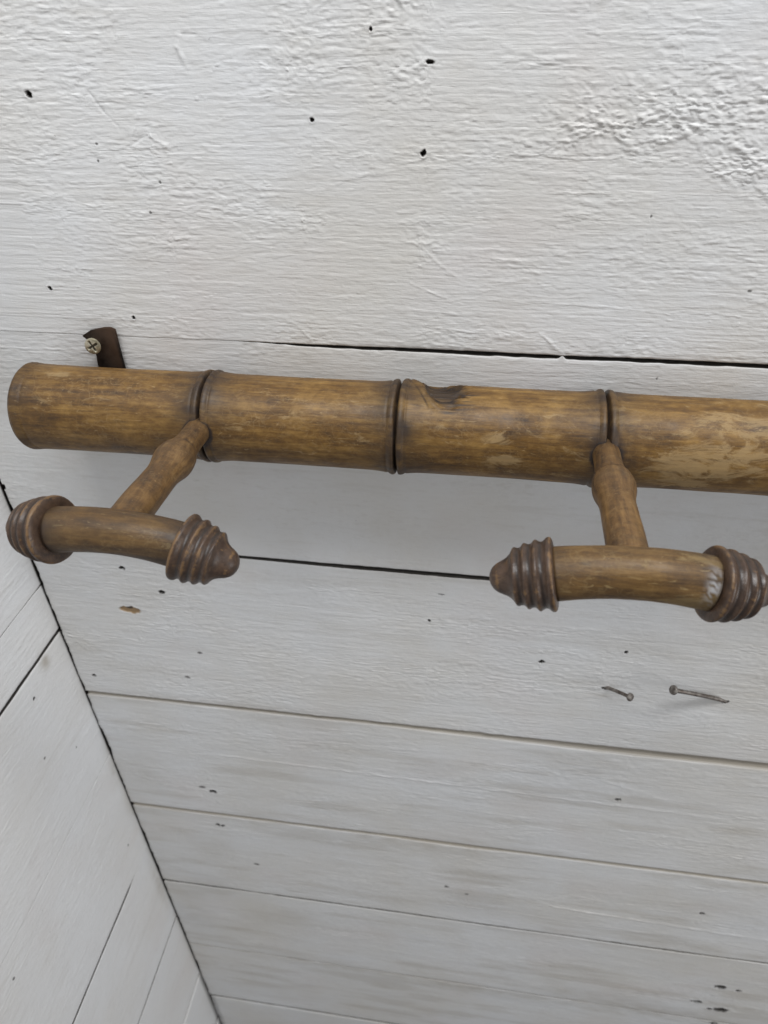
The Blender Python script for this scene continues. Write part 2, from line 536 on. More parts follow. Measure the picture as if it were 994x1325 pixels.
HOLES = [
    (0.0898, 0.1053, 0.0015), (0.2121, 0.0964, 0.0009), (0.2584, 0.0845, 0.0013), (0.2374, 0.1273, 0.0008, 'hole', 0.7), (0.2602, 0.1165, 0.0009, 'hole', 2.0),
    (0.1409, 0.0713, 0.0008, 'spot'), (0.1151, 0.0866, 0.0007, 'spot'), (0.0728, 0.0212, 0.0011), (0.1135, 0.0077, 0.0010),
    (0.1337, 0.0584, 0.0008, 'spot'), (0.4020, 0.0314, 0.0008, 'spot', 1.6), (0.3545, 0.0615, 0.0007, 'spot'), (0.1140, 0.0798, 0.0006, 'spot'),
    (0.2052, 0.0566, 0.0011, 'bump'),
    (0.0022, -0.1050, 0.0022, 'hole', 0.6), (0.0645, -0.1651, 0.0017, 'hole', 1.2), (0.0883, -0.1838, 0.0018, 'hole', 1.3), (0.0606, -0.2038, 0.0036, 'chip', 2.3), (0.1040, -0.2416, 0.0017, 'spot', 1.4),
    (0.0138, -0.2792, 0.0016, 'hole', 1.2), (0.0901, -0.2696, 0.0016, 'spot', 1.5), (0.2677, -0.1880, 0.0011), (0.3419, -0.2164, 0.0018), (0.3925, -0.2005, 0.0014),
    (0.3814, -0.2351, 0.0012, 'bump'), (0.2743, -0.1641, 0.0010, 'spot', 3.0), (0.2934, -0.2054, 0.0009, 'bump'),
    (0.0761, -0.4155, 0.0019, 'spot', 1.8), (0.0849, -0.4207, 0.0025, 'hole', 1.5), (0.0757, -0.3292, 0.0032, 'bump'), (0.4166, -0.3627, 0.0018, 'hole', 1.5),
    (0.0804, -0.4756, 0.0019, 'hole', 1.3), (0.0850, -0.4762, 0.0017, 'hole', 1.3), (0.2921, -0.5338, 0.0019, 'spot', 1.4), (0.3113, -0.5434, 0.0016, 'spot', 1.4),
    (0.5163, -0.5209, 0.0018, 'hole', 1.5), (0.1090, -0.5400, 0.0022, 'spot', 1.5),
    (0.5679, -0.6632, 0.0042, 'hole', 1.5), (0.5868, -0.6657, 0.0023, 'hole', 1.3), (0.5559, -0.7056, 0.0036, 'hole', 1.6), (0.5834, -0.7175, 0.0052, 'hole', 1.6),
    (0.5720, -0.7179, 0.0022, 'hole', 1.3), (0.5848, -0.7537, 0.0033, 'hole', 1.4), (0.372, -0.0120, 0.0007, 'spot'), (0.3856, -0.2360, 0.0016, 'hole', 1.3), (0.4620, -0.2381, 0.0017, 'hole', 1.4), (0.3990, -0.2330, 0.0012, 'bump'),
]
ROUGH = [
    (0.3500, 0.0940, 0.034, 0.012, 0.42), (0.3930, 0.0800, 0.016, 0.009, 0.75), (0.3600, 0.1080, 0.030, 0.010, 0.22), (0.3250, 0.1000, 0.025, 0.010, 0.16), (0.2500, 0.1150, 0.013, 0.016, 0.32), (0.3750, 0.1020, 0.030, 0.012, 0.35), (0.3100, 0.0900, 0.020, 0.008, 0.28),
    (0.2480, 0.1330, 0.012, 0.008, 0.25), (0.2250, 0.0850, 0.030, 0.012, 0.13), (0.1450, 0.0870, 0.020, 0.010, 0.15), (0.1470, 0.0440, 0.012, 0.006, 0.25),
    (0.2050, 0.0560, 0.016, 0.006, 0.20), (0.2580, 0.0480, 0.010, 0.010, 0.22), (0.3600, 0.0560, 0.030, 0.010, 0.10), (0.2050, 0.1180, 0.030, 0.012, 0.14),
    (0.0650, -0.2240, 0.018, 0.012, 0.22), (0.0950, -0.2180, 0.016, 0.010, 0.20), (0.1500, -0.1600, 0.040, 0.006, 0.16), (0.1880, -0.1760, 0.030, 0.012, 0.14),
    (0.3700, -0.2000, 0.050, 0.014, 0.12), (0.2400, -0.2420, 0.040, 0.012, 0.10), (0.2700, -0.1750, 0.030, 0.008, 0.14), (0.2000, -0.0900, 0.040, 0.008, 0.06),
    (0.4100, -0.2280, 0.030, 0.010, 0.14), (0.2300, -0.0060, 0.050, 0.004, 0.10),
]
LUMPS = [
    (0.1605, 0.1262, 0.1588, 0.1215, 0.0008, 0.40), (0.1588, 0.1215, 0.1618, 0.1150, 0.0008, 0.40), (0.1605, 0.1262, 0.1670, 0.1258, 0.0005, -0.25),
    (0.1285, 0.0850, 0.1395, 0.0905, 0.0006, -0.40), (0.1395, 0.0905, 0.1480, 0.0850, 0.0007, 0.38), (0.1330, 0.0910, 0.1370, 0.0980, 0.0007, 0.30),
    (0.1170, 0.1060, 0.1215, 0.0990, 0.0005, -0.35), (0.1215, 0.0990, 0.1270, 0.0930, 0.0004, -0.18),
    (0.0820, 0.1020, 0.0880, 0.1010, 0.0012, 0.35), (0.0860, 0.1085, 0.0930, 0.1075, 0.0008, 0.22),
    (0.1150, 0.0500, 0.2700, 0.0480, 0.0004, 0.16), (0.2100, 0.0690, 0.2600, 0.0830, 0.0005, 0.14), (0.2100, 0.0720, 0.3000, 0.0850, 0.0004, 0.12),
    (0.2550, 0.0480, 0.2750, 0.0330, 0.0006, 0.22), (0.2540, 0.0300, 0.2700, 0.0230, 0.0005, 0.20), (0.1250, 0.0790, 0.1400, 0.0690, 0.0004, -0.18),
    (0.1650, 0.0680, 0.1780, 0.0630, 0.0004, -0.16), (0.0900, 0.0640, 0.1300, 0.0560, 0.0004, 0.12), (0.3150, 0.0080, 0.3270, -0.0016, 0.0007, 0.28),
    (0.1970, 0.0080, 0.2050, -0.0010, 0.0006, 0.22), (0.2700, 0.0420, 0.4400, 0.0400, 0.0004, 0.10), (0.2900, 0.0230, 0.4200, 0.0200, 0.0004, 0.12),
    (0.1680, -0.2100, 0.1950, -0.2260, 0.0006, 0.22), (0.1550, -0.1640, 0.1550, -0.1740, 0.0005, 0.20), (0.1060, -0.1880, 0.1050, -0.2080, 0.0004, -0.18),
    (0.3320, -0.2200, 0.3650, -0.2320, 0.0006, 0.25), (0.3500, -0.2370, 0.3850, -0.2360, 0.0005, 0.15), (0.2850, -0.2150, 0.3200, -0.2280, 0.0006, 0.20),
    (0.1000, -0.3650, 0.5000, -0.3720, 0.0011, 0.35), (0.2500, -0.4000, 0.5400, -0.4080, 0.0008, 0.25), (0.3900, -0.5450, 0.6200, -0.5560, 0.0014, 0.60),
    (0.2900, -0.5680, 0.4800, -0.5720, 0.0010, 0.30), (0.2000, -0.6900, 0.5500, -0.7000, 0.0012, 0.35), (0.4000, -0.3400, 0.4500, -0.3560, 0.0010, 0.35),
    (0.1900, -0.5100, 0.3000, -0.5140, 0.0010, 0.25),
]
KNOTS = [(0.2500, 0.1180, 0.012, 0.05), (0.3960, 0.0850, 0.010, 0.10), (0.2560, 0.0530, 0.009, 0.05), (0.3700, -0.2060, 0.012, 0.06)]
STAIN = [
    (0.1800, -0.7520, 0.080, 0.010, 0.45), (0.3400, -0.7560, 0.120, 0.012, 0.50), (0.2000, -0.4700, 0.120, 0.016, 0.30), (0.0500, -0.6000, 0.040, 0.020, 0.35),
    (0.0400, -0.3030, 0.030, 0.006, 0.45), (0.0250, -0.4000, 0.020, 0.030, 0.25), (0.5000, -0.5100, 0.080, 0.020, 0.18), (0.2700, 0.1020, 0.020, 0.006, 0.10),
    (0.3420, 0.0500, 0.030, 0.014, 0.10), (0.3900, -0.0020, 0.030, 0.003, 0.2), (0.0920, 0.0030, 0.012, 0.004, 0.35), (0.3850, -0.2440, 0.010, 0.003, 0.35),
    (0.4050, -0.2330, 0.005, 0.004, 0.35), (0.0250, -0.6600, 0.02, 0.05, 0.25), (0.5200, -0.7450, 0.100, 0.018, 0.55), (0.4500, -0.7300, 0.080, 0.014, 0.35),
    (0.2600, -0.4640, 0.090, 0.012, 0.40), (0.1000, -0.4620, 0.05, 0.008, 0.40), (0.4200, -0.6050, 0.12, 0.007, 0.35), (0.3500, -0.5700, 0.09, 0.014, 0.22), (0.1300, -0.6500, 0.05, 0.02, 0.22),
    (0.1200, -0.2960, 0.10, 0.004, 0.35), (0.3000, -0.1500, 0.08, 0.003, 0.30), (0.1500, -0.3100, 0.02, 0.004, 0.3), (0.0700, -0.5200, 0.03, 0.03, 0.22),
]
back = thing('plank_wall', 'long white painted plank wall with horizontal boards behind the bamboo coat rack', 'wall', (0, 0, -1.35))
RES = {2: (0.0006, 0.00042, (0.07, 0.42)), 3: (0.0008, 0.0006, (0.0, 0.45)), 4: (0.0010, 0.0008, (0.0, 0.50)),
       5: (0.0016, 0.0012, (0.0, 0.55)), 6: (0.0020, 0.0015, (0.0, 0.60)), 7: (0.0022, 0.0018, (0.0, 0.64)), 8: (0.0026, 0.0022, (0.0, 0.66))}
for i in range(len(J) - 1):
    vt, jt = J[i]
    vb, jb = J[i + 1]
    du, dv, dr = RES.get(i, (0.008, 0.006, (0.0, 0.5)))
    inn = lambda q, k=1: vb - 0.002 < q[k] < vt + 0.002
    dense = (dr[0], dr[1], -9, 9)
    o = plank('plank', back, M_PAINT, False, 0.0019, 1.5, vt, vb, du, dv, dense, jt, jb,
              pits=[q for q in HOLES if inn(q)], rough=[q for q in ROUGH if inn(q)], lumps=[q for q in LUMPS if inn(q)],
              knots=[q for q in KNOTS if inn(q)], stain=[q for q in STAIN if vb - .02 < q[1] < vt + .02], seed=i + 1,
              relief=(1.45 if i == 2 else 1.15 if i == 3 else 1.75))
    o.location = (0, 0, 1.35)

side = thing('plank_wall', 'glossier white plank wall meeting the back wall at the dark corner crack on the left', 'wall', (0, 0, -1.35))
shut = lambda u: 0.10 + 0.0 * u
SJ = [
    (0.4410, joint(0.0012, 0.005, 0.9, 0.3, seed=31)),
    (0.2910, joint(0.0012, 0.005, 0.9, 0.3, seed=32)),
    (0.1410, joint(0.0012, 0.005, 0.9, 0.3, seed=33)),
    (-0.0810, joint(0.0010, 0.004, 0.9, 0.3, seed=34)),
    (-0.1875, joint(0.0010, 0.003, 0.7, 0.3, lambda u: 0.25 + 0.75 * (1 - sstep(0.0, 0.012, u)) + 0.2 * fbm(u * 60, u * 0, 3, 2), seed=35)),
    (-0.2300, joint(0.0028, 0.005, 1.0, 0.35, seed=36)),
    (-0.3810, joint(0.0010, 0.003, 0.5, 0.1, shut, seed=37)),
    (-0.5300, joint(0.0030, 0.005, 1.0, 0.2, lambda u: sstep(0.03, 0.045, u), seed=38)),
    (-0.6810, joint(0.0024, 0.005, 1.0, 0.3, seed=39)),
    (-0.8310, joint(0.0012, 0.004, 0.8, 0.3, seed=40)),
    (-0.9810, joint(0.0012, 0.004, 0.8, 0.3, seed=41)),
    (-1.1310, joint(0.0012, 0.004, 0.8, 0.3, seed=42)),
    (-1.3510, joint(0.0012, 0.004, 0.8, 0.3, seed=43)),
]
SH = [(0.0462, -0.2512, 0.0016, 'hole', 0.8), (0.1629, -0.4056, 0.0018, 'spot'), (0.060, -0.300, 0.0014, 'spot'), (0.030, -0.330, 0.0012, 'spot', 0.7), (0.022, -0.4900, 0.002, 'spot', 0.6)]
SL = [(0.10, -0.30, 0.16, -0.31, 0.0010, 0.12), (0.05, -0.34, 0.12, -0.35, 0.0008, 0.12), (0.03, -0.42, 0.10, -0.43, 0.0008, -0.25), (0.06, -0.47, 0.13, -0.475, 0.0008, 0.10), (0.02, -0.38, 0.05, -0.395, 0.0008, 0.25)]
SS = [(0.0239, -0.2377, 0.005, 0.008, 0.75), (0.004, -0.40, 0.004, 0.03, 0.3), (0.006, -0.60, 0.006, 0.05, 0.4)]
for i in range(len(SJ) - 1):
    vt, jt = SJ[i]
    vb, jb = SJ[i + 1]
    inn = lambda q, k=1: vb - 0.002 < q[k] < vt + 0.002
    fine = 3 <= i <= 8
    o = plank('plank', side, M_SIDE, True, -0.012, 1.2, vt, vb, 0.0012 if fine else 0.01, 0.0010 if fine else 0.01, (-0.004, 0.20, -9, 9), jt, jb,
              pits=[q for q in SH if inn(q)], lumps=[q for q in SL if inn(q)], rough=[(0.15, -0.36, 0.03, 0.02, 0.18), (0.12, -0.31, 0.03, 0.02, 0.12)] if i == 5 else (),
              stain=[q for q in SS if vb - .02 < q[1] < vt + .02], seed=40 + i, relief=1.05, corner=False)
    o.location = (0, 0, 1.35)

# ------------------------------------------------------------------ coat rack
RY, RZ, RR = -0.026, -0.0315, 0.0215
rack = thing('coat_rack', 'brown faux bamboo coat rack with two T shaped pegs screwed to the white plank wall', 'coat rack', (0.0465, RY, RZ))
org = Vector((0.0465, RY, RZ))


def place(o, loc):
    """loc in world; parts are children of the rack's base"""
    o.location = Vector(loc) - org


def rail_segment(x0, x1, seed, end_left=False, end_right=False, scar=False, dark_left=0.8, wear=()):
    L = x1 - x0
    base = np.arange(0, L, 0.0010)
    e = np.array([0, .0003, .0006, .0010, .0013, .0016, .0019, .0022, .0026, .003, .0034, .0036, .0039, .0042, .0046, .005, .0056, .0064])
    xs = np.unique(np.round(np.concatenate([base, e, L - e]), 6))
    xs = xs[np.concatenate([[True], np.diff(xs) > 0.00015])]
    if scar:
        xs = np.unique(np.round(np.concatenate([xs, np.arange(0.004, 0.036, 0.0004)]), 6))
    na = 200
    a = np.linspace(0, 2 * np.pi, na, endpoint=False)

    def endprof(d, free):
        # flared lip, thin groove, ring, then the deep node groove
        r = 1 + 0.050 * np.exp(-(d / 0.0065) ** 2)
        r = r + 0.020 * np.exp(-((d - 0.0022) / 0.0012) ** 2)
        r = r - 0.017 * np.exp(-((d - 0.0042) / 0.0006) ** 2)
        if not free:
            r = r - 0.14 * np.exp(-(d / 0.00065) ** 2)
        else:
            r = 1 + 0.030 * np.exp(-(d / 0.005) ** 2) - 0.05 * np.exp(-(d / 0.0009) ** 2) - 0.012 * np.exp(-((d - 0.0062) / 0.0006) ** 2)
        return r
    dl, dr = xs, L - xs
    r = endprof(dl, end_left) + endprof(dr, end_right) - 1
    r = r + 0.012 * ((xs / L - 0.5) * 2) ** 2 - 0.004
    Rg = RR * np.repeat(r[:, None], na, 1)
    X = np.repeat(xs[:, None], na, 1)
    A = np.repeat(a[None, :], len(xs), 0)
    ca, sa = np.cos(A), np.sin(A)
    # slightly uneven, hand-turned
    Rg = Rg + 0.00022 * fbm(ca * 2 + seed, sa * 2 + X * 30, seed, 3)
    # wobble the node edge a little
    X = X + 0.0004 * fbm(ca * 1.5 + 3, sa * 1.5, seed + 4, 2) * (np.minimum(X, L - X) > 0.0001)
    mk = np.zeros(X.shape + (3,))
    gl = 0 if end_left else 1
    gr = 0 if end_right else 1
    for d, g, amt in ((X, gl, dark_left), (L - X, gr, 0.8)):
        mk[..., 0] = np.maximum(mk[..., 0], g * 0.9 * (1 - sstep(0.0005, 0.0012, d)))
        mk[..., 0] = np.maximum(mk[..., 0], 0.45 * np.exp(-((d - 0.0042) / 0.0007) ** 2))
        n = fbm(ca * 2.2 + 7 + d * 90, sa * 2.2 + d * 30, seed + 6, 3)
        mk[..., 0] = np.maximum(mk[..., 0], amt * np.clip(np.exp(-(d / 0.011) ** 1.3) * (1.05 + 0.8 * n), 0, 1))
    # darker along the underside
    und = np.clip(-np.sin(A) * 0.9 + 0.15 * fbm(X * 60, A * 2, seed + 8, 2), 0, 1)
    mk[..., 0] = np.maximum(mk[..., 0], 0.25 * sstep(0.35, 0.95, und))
    for (wx, wa, sx, sa_, amp) in wear:
        da = (A - math.radians(wa) + np.pi) % (2 * np.pi) - np.pi
        mk[..., 1] = np.maximum(mk[..., 1], amp * np.exp(-(((X - wx) / sx) ** 2 + (da / math.radians(sa_)) ** 2)))
    if scar:
        am = (A - math.radians(80) + np.pi) % (2 * np.pi) - np.pi
        q = np.sqrt(((X - 0.0190 - 0.004 * am) / np.where(X > 0.019, 0.0135, 0.0100)) ** 2 + (am / math.radians(44)) ** 2)
        fib = fbm(X * 45, A * 24, 78, 3)
        cut = 1 - sstep(0.45, 1.0, q + (0.18 + 0.45 * sstep(0.019, 0.026, X)) * fib)
        Rg = Rg - 0.0040 * cut + 0.0011 * cut * fib
        mk[..., 0] = np.maximum(mk[..., 0], np.clip(cut * 2.2, 0, 1) * (0.95 + 0.5 * fib))
        mk[..., 0] = np.maximum(mk[..., 0], 0.9 * (1 - sstep(1.0, 1.5, q)) * sstep(0.05, 0.4, fib) * sstep(0.016, 0.024, X))
        lipd = X - (0.0035 + 0.011 * (am + math.radians(12)) / math.radians(55))
        inb = sstep(-math.radians(40), -math.radians(10), am) * (1 - sstep(math.radians(38), math.radians(50), am))
        Rg = Rg + 0.0011 * inb * np.exp(-((lipd - 0.0028) / 0.0025) ** 2) * sstep(-0.0004, 0.0002, lipd)
        mk[..., 0] = np.maximum(mk[..., 0], inb * 0.9 * np.exp(-(lipd / 0.0004) ** 2))
        mk[..., 0] = np.maximum(mk[..., 0], inb * 0.45 * np.exp(-((lipd - .003) / 0.003) ** 2))
    for xs_, zs_ in ((0.1578, -0.0290), (0.3463, -0.0280)):      # dark edge of the sockets the pegs are driven into
        ds = np.hypot(X + x0 - xs_, RZ + Rg * sa - zs_)
        mk[..., 0] = np.maximum(mk[..., 0], (ca < 0) * (1 - sstep(0.0068, 0.0084, ds + 0.0006 * fbm(X * 200, A * 6, 91, 2))))
    P = np.stack([X, Rg * ca, Rg * sa], -1)
    def cap(pl, sign):
        p1 = pl.copy(); p1[..., 1:] *= 0.93; p1[..., 0] -= sign * 0.0002
        p2 = pl.copy(); p2[..., 1:] *= 0.02
        return p1, p2
    l1, l2 = cap(P[:1], 1); r1, r2 = cap(P[-1:], -1)
    P = np.concatenate([l2, l1, P, r1, r2], 0)
    m0 = mk[:1]; m1 = mk[-1:]
    mk = np.concatenate([m0, m0, mk, m1, m1], 0)
    me = grid_mesh('rail_segment', P, mk, close_v=True, flip=True)
    o = link('rail_segment', me, M_RAIL, rack)
    place(o, (x0, RY, RZ))
    return o


# angle 180 degrees = straight out of the wall, 90 = up
N1, N2, N3, N4 = 0.1583, 0.2516, 0.3461, 0.4400
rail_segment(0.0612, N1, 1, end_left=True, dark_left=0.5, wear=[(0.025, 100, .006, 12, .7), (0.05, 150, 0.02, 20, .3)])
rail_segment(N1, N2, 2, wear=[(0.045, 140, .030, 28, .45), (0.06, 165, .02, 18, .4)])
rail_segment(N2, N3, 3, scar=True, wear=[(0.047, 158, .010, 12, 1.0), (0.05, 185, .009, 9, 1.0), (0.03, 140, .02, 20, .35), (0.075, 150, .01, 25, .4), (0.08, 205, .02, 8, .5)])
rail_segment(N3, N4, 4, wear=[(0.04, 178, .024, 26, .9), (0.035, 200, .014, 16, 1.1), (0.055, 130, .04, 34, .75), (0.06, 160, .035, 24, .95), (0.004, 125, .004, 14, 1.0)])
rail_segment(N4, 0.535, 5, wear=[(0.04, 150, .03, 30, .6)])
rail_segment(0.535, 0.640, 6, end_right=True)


def sweep(pts, radii, seg=56, mark=None, seed=0, wob=0.02):
    """tube along points lying in a plane, closed ends"""
    pts = np.array(pts, float)
    radii = np.array(radii, float)
    T = np.gradient(pts, axis=0)
    T /= np.linalg.norm(T, axis=1)[:, None]
    ref = np.array([0, 1.0, 0]) if abs(T[0][1]) < 0.8 else np.array([0, 0, 1.0])
    a = np.linspace(0, 2 * np.pi, seg, endpoint=False)
    rings = []
    s = np.concatenate([[0], np.cumsum(np.linalg.norm(np.diff(pts, axis=0), axis=1))])
    for i in range(len(pts)):
        b = np.cross(T[i], ref); b /= np.linalg.norm(b)
        c = np.cross(b, T[i])
        rr = radii[i] * (1 + wob * fbm(np.cos(a) * 1.4 + s[i] * 60, np.sin(a) * 1.4 + s[i] * 25, seed, 3))
        rings.append(pts[i] + rr[:, None] * (np.cos(a)[:, None] * c + np.sin(a)[:, None] * b))
    P = np.array(rings)
    P = np.concatenate([pts[:1, None, :] * np.ones((1, seg, 1)), P, pts[-1:, None, :] * np.ones((1, seg, 1))], 0)
    M = np.zeros(P.shape)
    if mark is not None:
        A = np.repeat(a[None, :], len(pts), 0)
        S_ = np.repeat(s[:, None], seg, 1)
        mm = mark(S_, A, s[-1])
        M[1:-1] = mm
        M[0] = mm[0]; M[-1] = mm[-1]
    return P, M


def finial_mesh():
    """turned acorn: rim, three rings falling away, blunt nose; x outwards, unit = rim radius"""
    key = [(-0.02, 0.0), (-0.02, 0.55), (-0.018, 0.84), (0.0, 0.93), (0.03, 0.985), (0.07, 1.0), (0.12, 1.0), (0.155, 0.985), (0.19, 0.94), (0.25, 0.895), (0.31, 0.890), (0.37, 0.920),
           (0.42, 0.962), (0.455, 0.968), (0.49, 0.935), (0.545, 0.870), (0.60, 0.845), (0.66, 0.855), (0.715, 0.890), (0.75, 0.897), (0.785, 0.860), (0.84, 0.790), (0.89, 0.765),
           (0.95, 0.772), (1.00, 0.800), (1.03, 0.802), (1.065, 0.765), (1.11, 0.680), (1.16, 0.610), (1.23, 0.545), (1.31, 0.495), (1.40, 0.455), (1.49, 0.415), (1.57, 0.365), (1.64, 0.30), (1.69, 0.225),
           (1.725, 0.145), (1.742, 0.07), (1.748, 0.0)]
    key = np.array(key)
    # refine
    d = np.concatenate([[0], np.cumsum(np.linalg.norm(np.diff(key, axis=0), axis=1))])
    t = np.linspace(0, d[-1], 150)
    x = np.interp(t, d, key[:, 0]); r = np.interp(t, d, key[:, 1])
    ker = np.array([0.5, 1, 2, 1, 0.5]) / 5
    xs = np.convolve(np.pad(x, 2, 'edge'), ker, 'valid'); rs = np.convolve(np.pad(r, 2, 'edge'), ker, 'valid')
    rs[0] = 0; rs[-1] = 0
    mk = np.zeros((len(xs), 3))
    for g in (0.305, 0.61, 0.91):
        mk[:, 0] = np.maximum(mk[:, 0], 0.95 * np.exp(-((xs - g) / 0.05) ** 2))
    for g in (0.05, 0.46, 0.76, 1.05, 1.5):
        mk[:, 1] = np.maximum(mk[:, 1], (0.75 if g < 0.2 else 0.50) * np.exp(-((xs - g) / 0.05) ** 2))
    R0 = 0.0133
    return lathe('finial', np.stack([xs * R0, rs * R0], -1), 72, mk, wob=0.014, seed=5)


FIN = finial_mesh()


def peg(xr, zr, mid, tilt, half, droop, rbar, seed, bar_marks=None, yaw=(0, 0)):
    """a peg: noded stem out of the rail, drooping crossbar with a turned finial on each end"""
    # stem from the rail to the crossbar
    p0 = np.array([xr, -0.030, zr]); p1 = np.array(mid) + np.array([0, 0.002, 0])
    t = np.linspace(0, 1, 70)
    pts = p0 + (p1 - p0) * t[:, None]
    dist = t * np.linalg.norm(p1 - p0)
    r = 0.0060 + 0.0013 * sstep(0.1, 0.9, t)
    b = dist - 0.046
    r = r + np.where(b < 0, 0.0021 * np.exp(-(b / 0.010) ** 2), 0.0021 * np.exp(-(b / 0.0075) ** 2))
    r = r - 0.0009 * np.exp(-((dist - 0.0375) / 0.0007) ** 2) + 0.0003 * sstep(0.0375, 0.0392, dist) * (1 - sstep(0.040, 0.060, dist)) - 0.0003 * sstep(0.012, 0.03, dist) * (1 - sstep(0.0368, 0.0376, dist))

    def smark(S, A, L):
        m = np.zeros(S.shape + (3,))
        m[..., 0] = np.maximum(0.85 * np.exp(-((S - 0.0375 - 0.0008 * np.sin(A)) / 0.0006) ** 2) * (0.6 + 0.6 * fbm(A * 2, S * 20, seed, 2)),
                               0.75 * np.exp(-np.abs(S - 0.0155) / 0.003))
        m[..., 0] = np.maximum(m[..., 0], 0.5 * np.exp(-(L - S - 0.009) ** 2 / 0.0035 ** 2) * (0.4 + 0.7 * fbm(A * 2, S * 300, seed + 1, 2)))
        m[..., 0] = np.maximum(m[..., 0], 0.35 * np.exp(-((S - 0.046) / 0.006) ** 2) * (0.5 + 0.8 * fbm(A * 2, S * 150, seed + 2, 2)))
        m[..., 1] = 0.4 * np.clip(fbm(A, S * 60, seed + 3, 2), 0, 1)
        return m
    P, M = sweep(pts - np.array(p0), r, 56, smark, seed, wob=0.03)
    stem = link('peg', grid_mesh('peg', P, M, close_v=True), M_STEM, rack)
    place(stem, p0)
    # crossbar: an arc, ends falling
    s = np.linspace(-half, half, 60)
    k = droop / half
    cx = np.sin(k * s) / k; cz = (np.cos(k * s) - 1) / k
    ct, st = math.cos(tilt), math.sin(tilt)
    pts = np.stack([cx * ct + cz * st, 0 * cx, -cx * st + cz * ct], -1)
    rb = rbar * (1 + 0.05 * (s / half) ** 2)
    P, M = sweep(pts, rb, 64, bar_marks, seed + 5, wob=0.015)
    bar = link('crossbar', grid_mesh('crossbar', P, M, close_v=True), M_PEG, stem)
    bar.location = Vector(mid) - Vector(p0)
    for sgn in (-1, 1):
        e = pts[0] if sgn < 0 else pts[-1]
        ang = tilt + droop * 1.0 if sgn > 0 else math.pi + tilt - droop
        f = link('finial', FIN, M_KNOB, stem)
        f.location = Vector(mid) - Vector(p0) + Vector(e)
        f.rotation_euler = (seed * 1.3 + sgn, 0, 0)
        f.rotation_mode = 'QUATERNION'
        q = Matrix.Rotation(math.radians(yaw[0] if sgn < 0 else yaw[1]), 3, 'Z').to_quaternion() @ Matrix.Rotation(ang, 3, 'Y').to_quaternion()
        f.rotation_quaternion = q @ Matrix.Rotation(seed * 1.3 + sgn, 3, 'X').to_quaternion()
    return stem


def wear_shade_left(S, A, L):
    m = np.zeros(S.shape + (3,))
    e = np.minimum(S, L - S)
    m[..., 0] = 0.55 * np.exp(-e / 0.005) + 0.22 + 0.25 * np.clip(fbm(S * 50, A * 1.2, 61, 3), -1, 1)  # steady part paints the left bar's shade into its colour; darker ends, mottling
    m[..., 1] = 0.3 * np.clip(fbm(S * 70, A, 62, 3), 0, 1)
    return m


def wear_right(S, A, L):
    m = np.zeros(S.shape + (3,))
    e = np.minimum(S, L - S)
    m[..., 0] = 0.45 * np.exp(-e / 0.004)
    da = (A - math.radians(150) + np.pi) % (2 * np.pi) - np.pi
    m[..., 2] = 0.85 * sstep(0.0, 0.18, fbm(S * 600, A * 9, 66, 4) + 0.10) * np.exp(-((L - S - 0.0022) / 0.0020) ** 2 - (da / math.radians(34)) ** 2)
    m[..., 1] = 0.55 * sstep(0.25, 0.9, S / L) + 0.35 * np.clip(fbm(S * 80, A, 63, 3), 0, 1)
    return m


peg(0.1578, -0.0290, (0.1566, -0.130, -0.0234), 0.06, 0.0250, 0.23, 0.0086, 1, wear_shade_left, (-11, -6))
peg(0.3463, -0.0280, (0.3455, -0.130, -0.0235), -0.03, 0.0262, 0.20, 0.0093, 2, wear_right, (-2, 6))

# metal strip with its screw
def bracket():
    out = [(0.0856, -0.0013), (0.0900, 0.0012), (0.0976, 0.0029), (0.1012, 0.0031), (0.1034, 0.0020), (0.1034, -0.0080), (0.1036, -0.020), (0.1036, -0.050), (0.0890, -0.050), (0.0890, -0.018), (0.0897, -0.0090), (0.0885, -0.0050)]
    import bmesh
    bm = bmesh.new()
    cx, cz = 0.0963, -0.03
    vs = [bm.verts.new((x, 0, z)) for x, z in out]
    f = bm.faces.new(vs)
    ex = bmesh.ops.extrude_face_region(bm, geom=[f])
    for v in ex['geom']:
        if isinstance(v, bmesh.types.BMVert):
            v.co.y -= 0.0013
    bmesh.ops.recalc_face_normals(bm, faces=bm.faces)
    bmesh.ops.bevel(bm, geom=[e for e in bm.edges], offset=0.0003, segments=2, affect='EDGES')
    # the upper corner is bent forward a little
    for v in bm.verts:
        k = max(0.0, (0.0905 - v.co.x)) / 0.005
        v.co.y -= 0.0022 * k
    me = bpy.data.meshes.new('bracket')
    bm.to_mesh(me)
    bm.free()
    at = me.attributes.new('mark', 'FLOAT_COLOR', 'POINT')
    for i, v in enumerate(me.vertices):
        k = max(0.0, min(1.0, (v.co.z + 0.004) / 0.006)) * (1.0 if v.co.x > 0.094 else 0.3)
        at.data[i].color = (0, k * 0.55, 0, 1)
    o = link('bracket', me, M_STRIP, rack)
    place(o, (0, -0.0015, 0))
    return o


br = bracket()


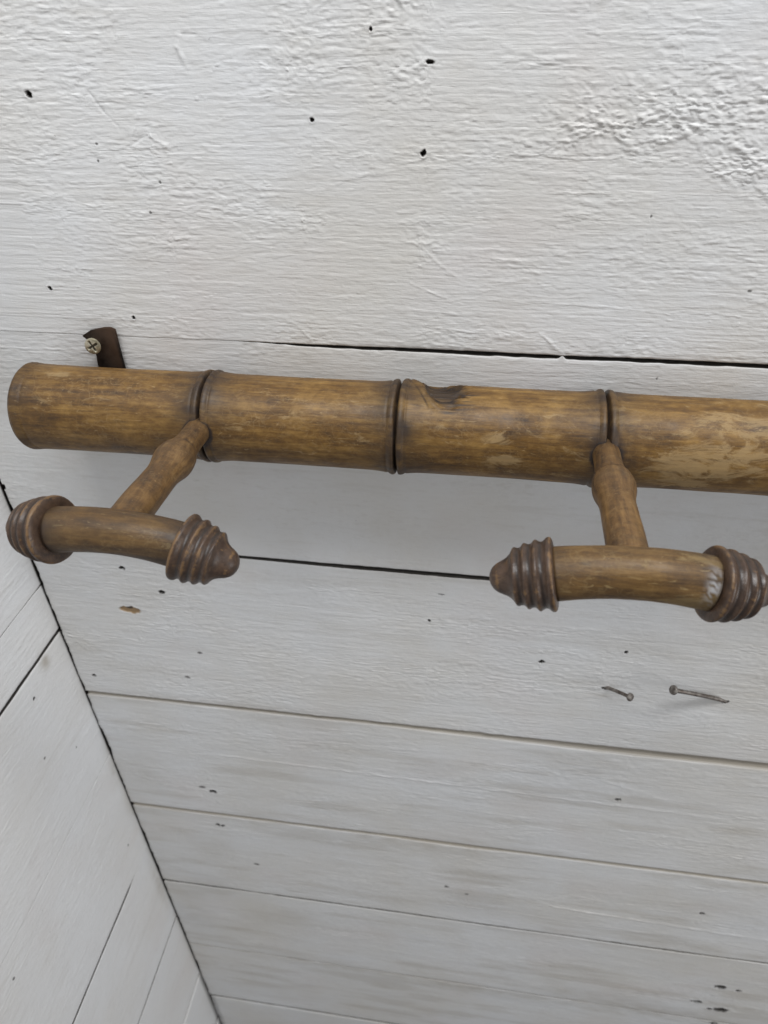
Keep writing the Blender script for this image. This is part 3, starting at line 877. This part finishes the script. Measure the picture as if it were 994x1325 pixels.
def screw(parent):
    prof = [(0, 0.0), (0.0, 0.0021), (0.0050, 0.0021), (0.0056, 0.0030), (0.0066, 0.0040), (0.0071, 0.0042), (0.0075, 0.0041), (0.0079, 0.0036), (0.0082, 0.0026), (0.00835, 0.0012), (0.0084, 0.0)]
    p = np.array(prof)
    d = np.concatenate([[0], np.cumsum(np.linalg.norm(np.diff(p, axis=0), axis=1))])
    t = np.unique(np.concatenate([np.linspace(0, d[-1], 60), d]))
    x = np.interp(t, d, p[:, 0]); r = np.interp(t, d, p[:, 1])
    seg = 96
    a = np.linspace(0, 2 * np.pi, seg, endpoint=False)
    X = np.repeat(x[:, None], seg, 1); Rr = np.repeat(r[:, None], seg, 1)
    X = X * 0.6
    Y, Z = Rr * np.cos(a), Rr * np.sin(a)
    c = math.radians(28)
    y2 = Y * math.cos(c) + Z * math.sin(c); z2 = -Y * math.sin(c) + Z * math.cos(c)
    arm = np.minimum(np.maximum(np.abs(y2) / 0.0028, np.abs(z2) / 0.00055), np.maximum(np.abs(z2) / 0.0028, np.abs(y2) / 0.00055))
    rec = (1 - sstep(0.8, 1.15, arm)) * (X > 0.0045)
    X = X - 0.0012 * rec
    M = np.zeros(X.shape + (3,)); M[..., 0] = rec * 0.8
    me = grid_mesh('screw', np.stack([X, Y, Z], -1), M, close_v=True, flip=True)
    o = link('screw', me, M_SCREW, parent)
    head = Vector((0.0912, -0.0072, -0.0057)); dirn = Vector((0.10, -1.0, 0.10)).normalized()
    base = head - dirn * 0.0050
    o.location = base - Vector((0, -0.0015, 0))
    o.rotation_mode = 'QUATERNION'
    o.rotation_quaternion = (head - base).to_track_quat('X', 'Z')
    return o


screw(br)

# ------------------------------------------------------------------ nails in the wall
def nail(label, p, q, rs, rh, bend, seed):
    p, q = Vector(p), Vector(q)
    d = q - p
    L = d.length
    t = np.linspace(-0.12, 1, 40)
    r = np.full(40, rs)
    pts = np.stack([t * L, 0 * t, bend * np.sin(np.clip(t, 0, 1) * np.pi)], -1)
    P, M = sweep(pts, r, 24, lambda S, A, Ln: np.stack([0.3 * np.clip(fbm(S * 200, A, seed, 2), 0, 1), 0.6 * np.clip(fbm(S * 120, A * 2, seed + 1, 3), 0, 1), 0 * S], -1), seed, 0.05)
    me = grid_mesh('nail', P, M, close_v=True)
    o = link('nail', me, M_NAIL)
    o['label'] = label
    o['category'] = 'nail'
    o['group'] = 'bent nails left in the wall below the right peg'
    o.location = p
    o.rotation_mode = 'QUATERNION'
    o.rotation_quaternion = d.to_track_quat('X', 'Z')
    hd = lathe('nail_head', [(-0.0004, 0), (-0.0004, rh * 0.7), (0, rh * 0.95), (0.0006, rh), (0.0013, rh * 0.97), (0.0017, rh * 0.8), (0.0018, 0)], 32, wob=0.03, seed=seed)
    h = link('nail_head', hd, M_NAIL, o)
    h.location = (L - 0.0004, 0, 0)
    return o


nail('shorter darker nail with its head to the right, in the board below the right peg', (0.3856, 0.001, -0.2360), (0.3978, -0.0140, -0.2260), 0.0012, 0.0027, 0.0002, 3)
nail('longer shinier nail with its head to the left, in the board below the right peg', (0.4620, 0.001, -0.2381), (0.4234, -0.0120, -0.2178), 0.0014, 0.0031, 0.0004, 4)
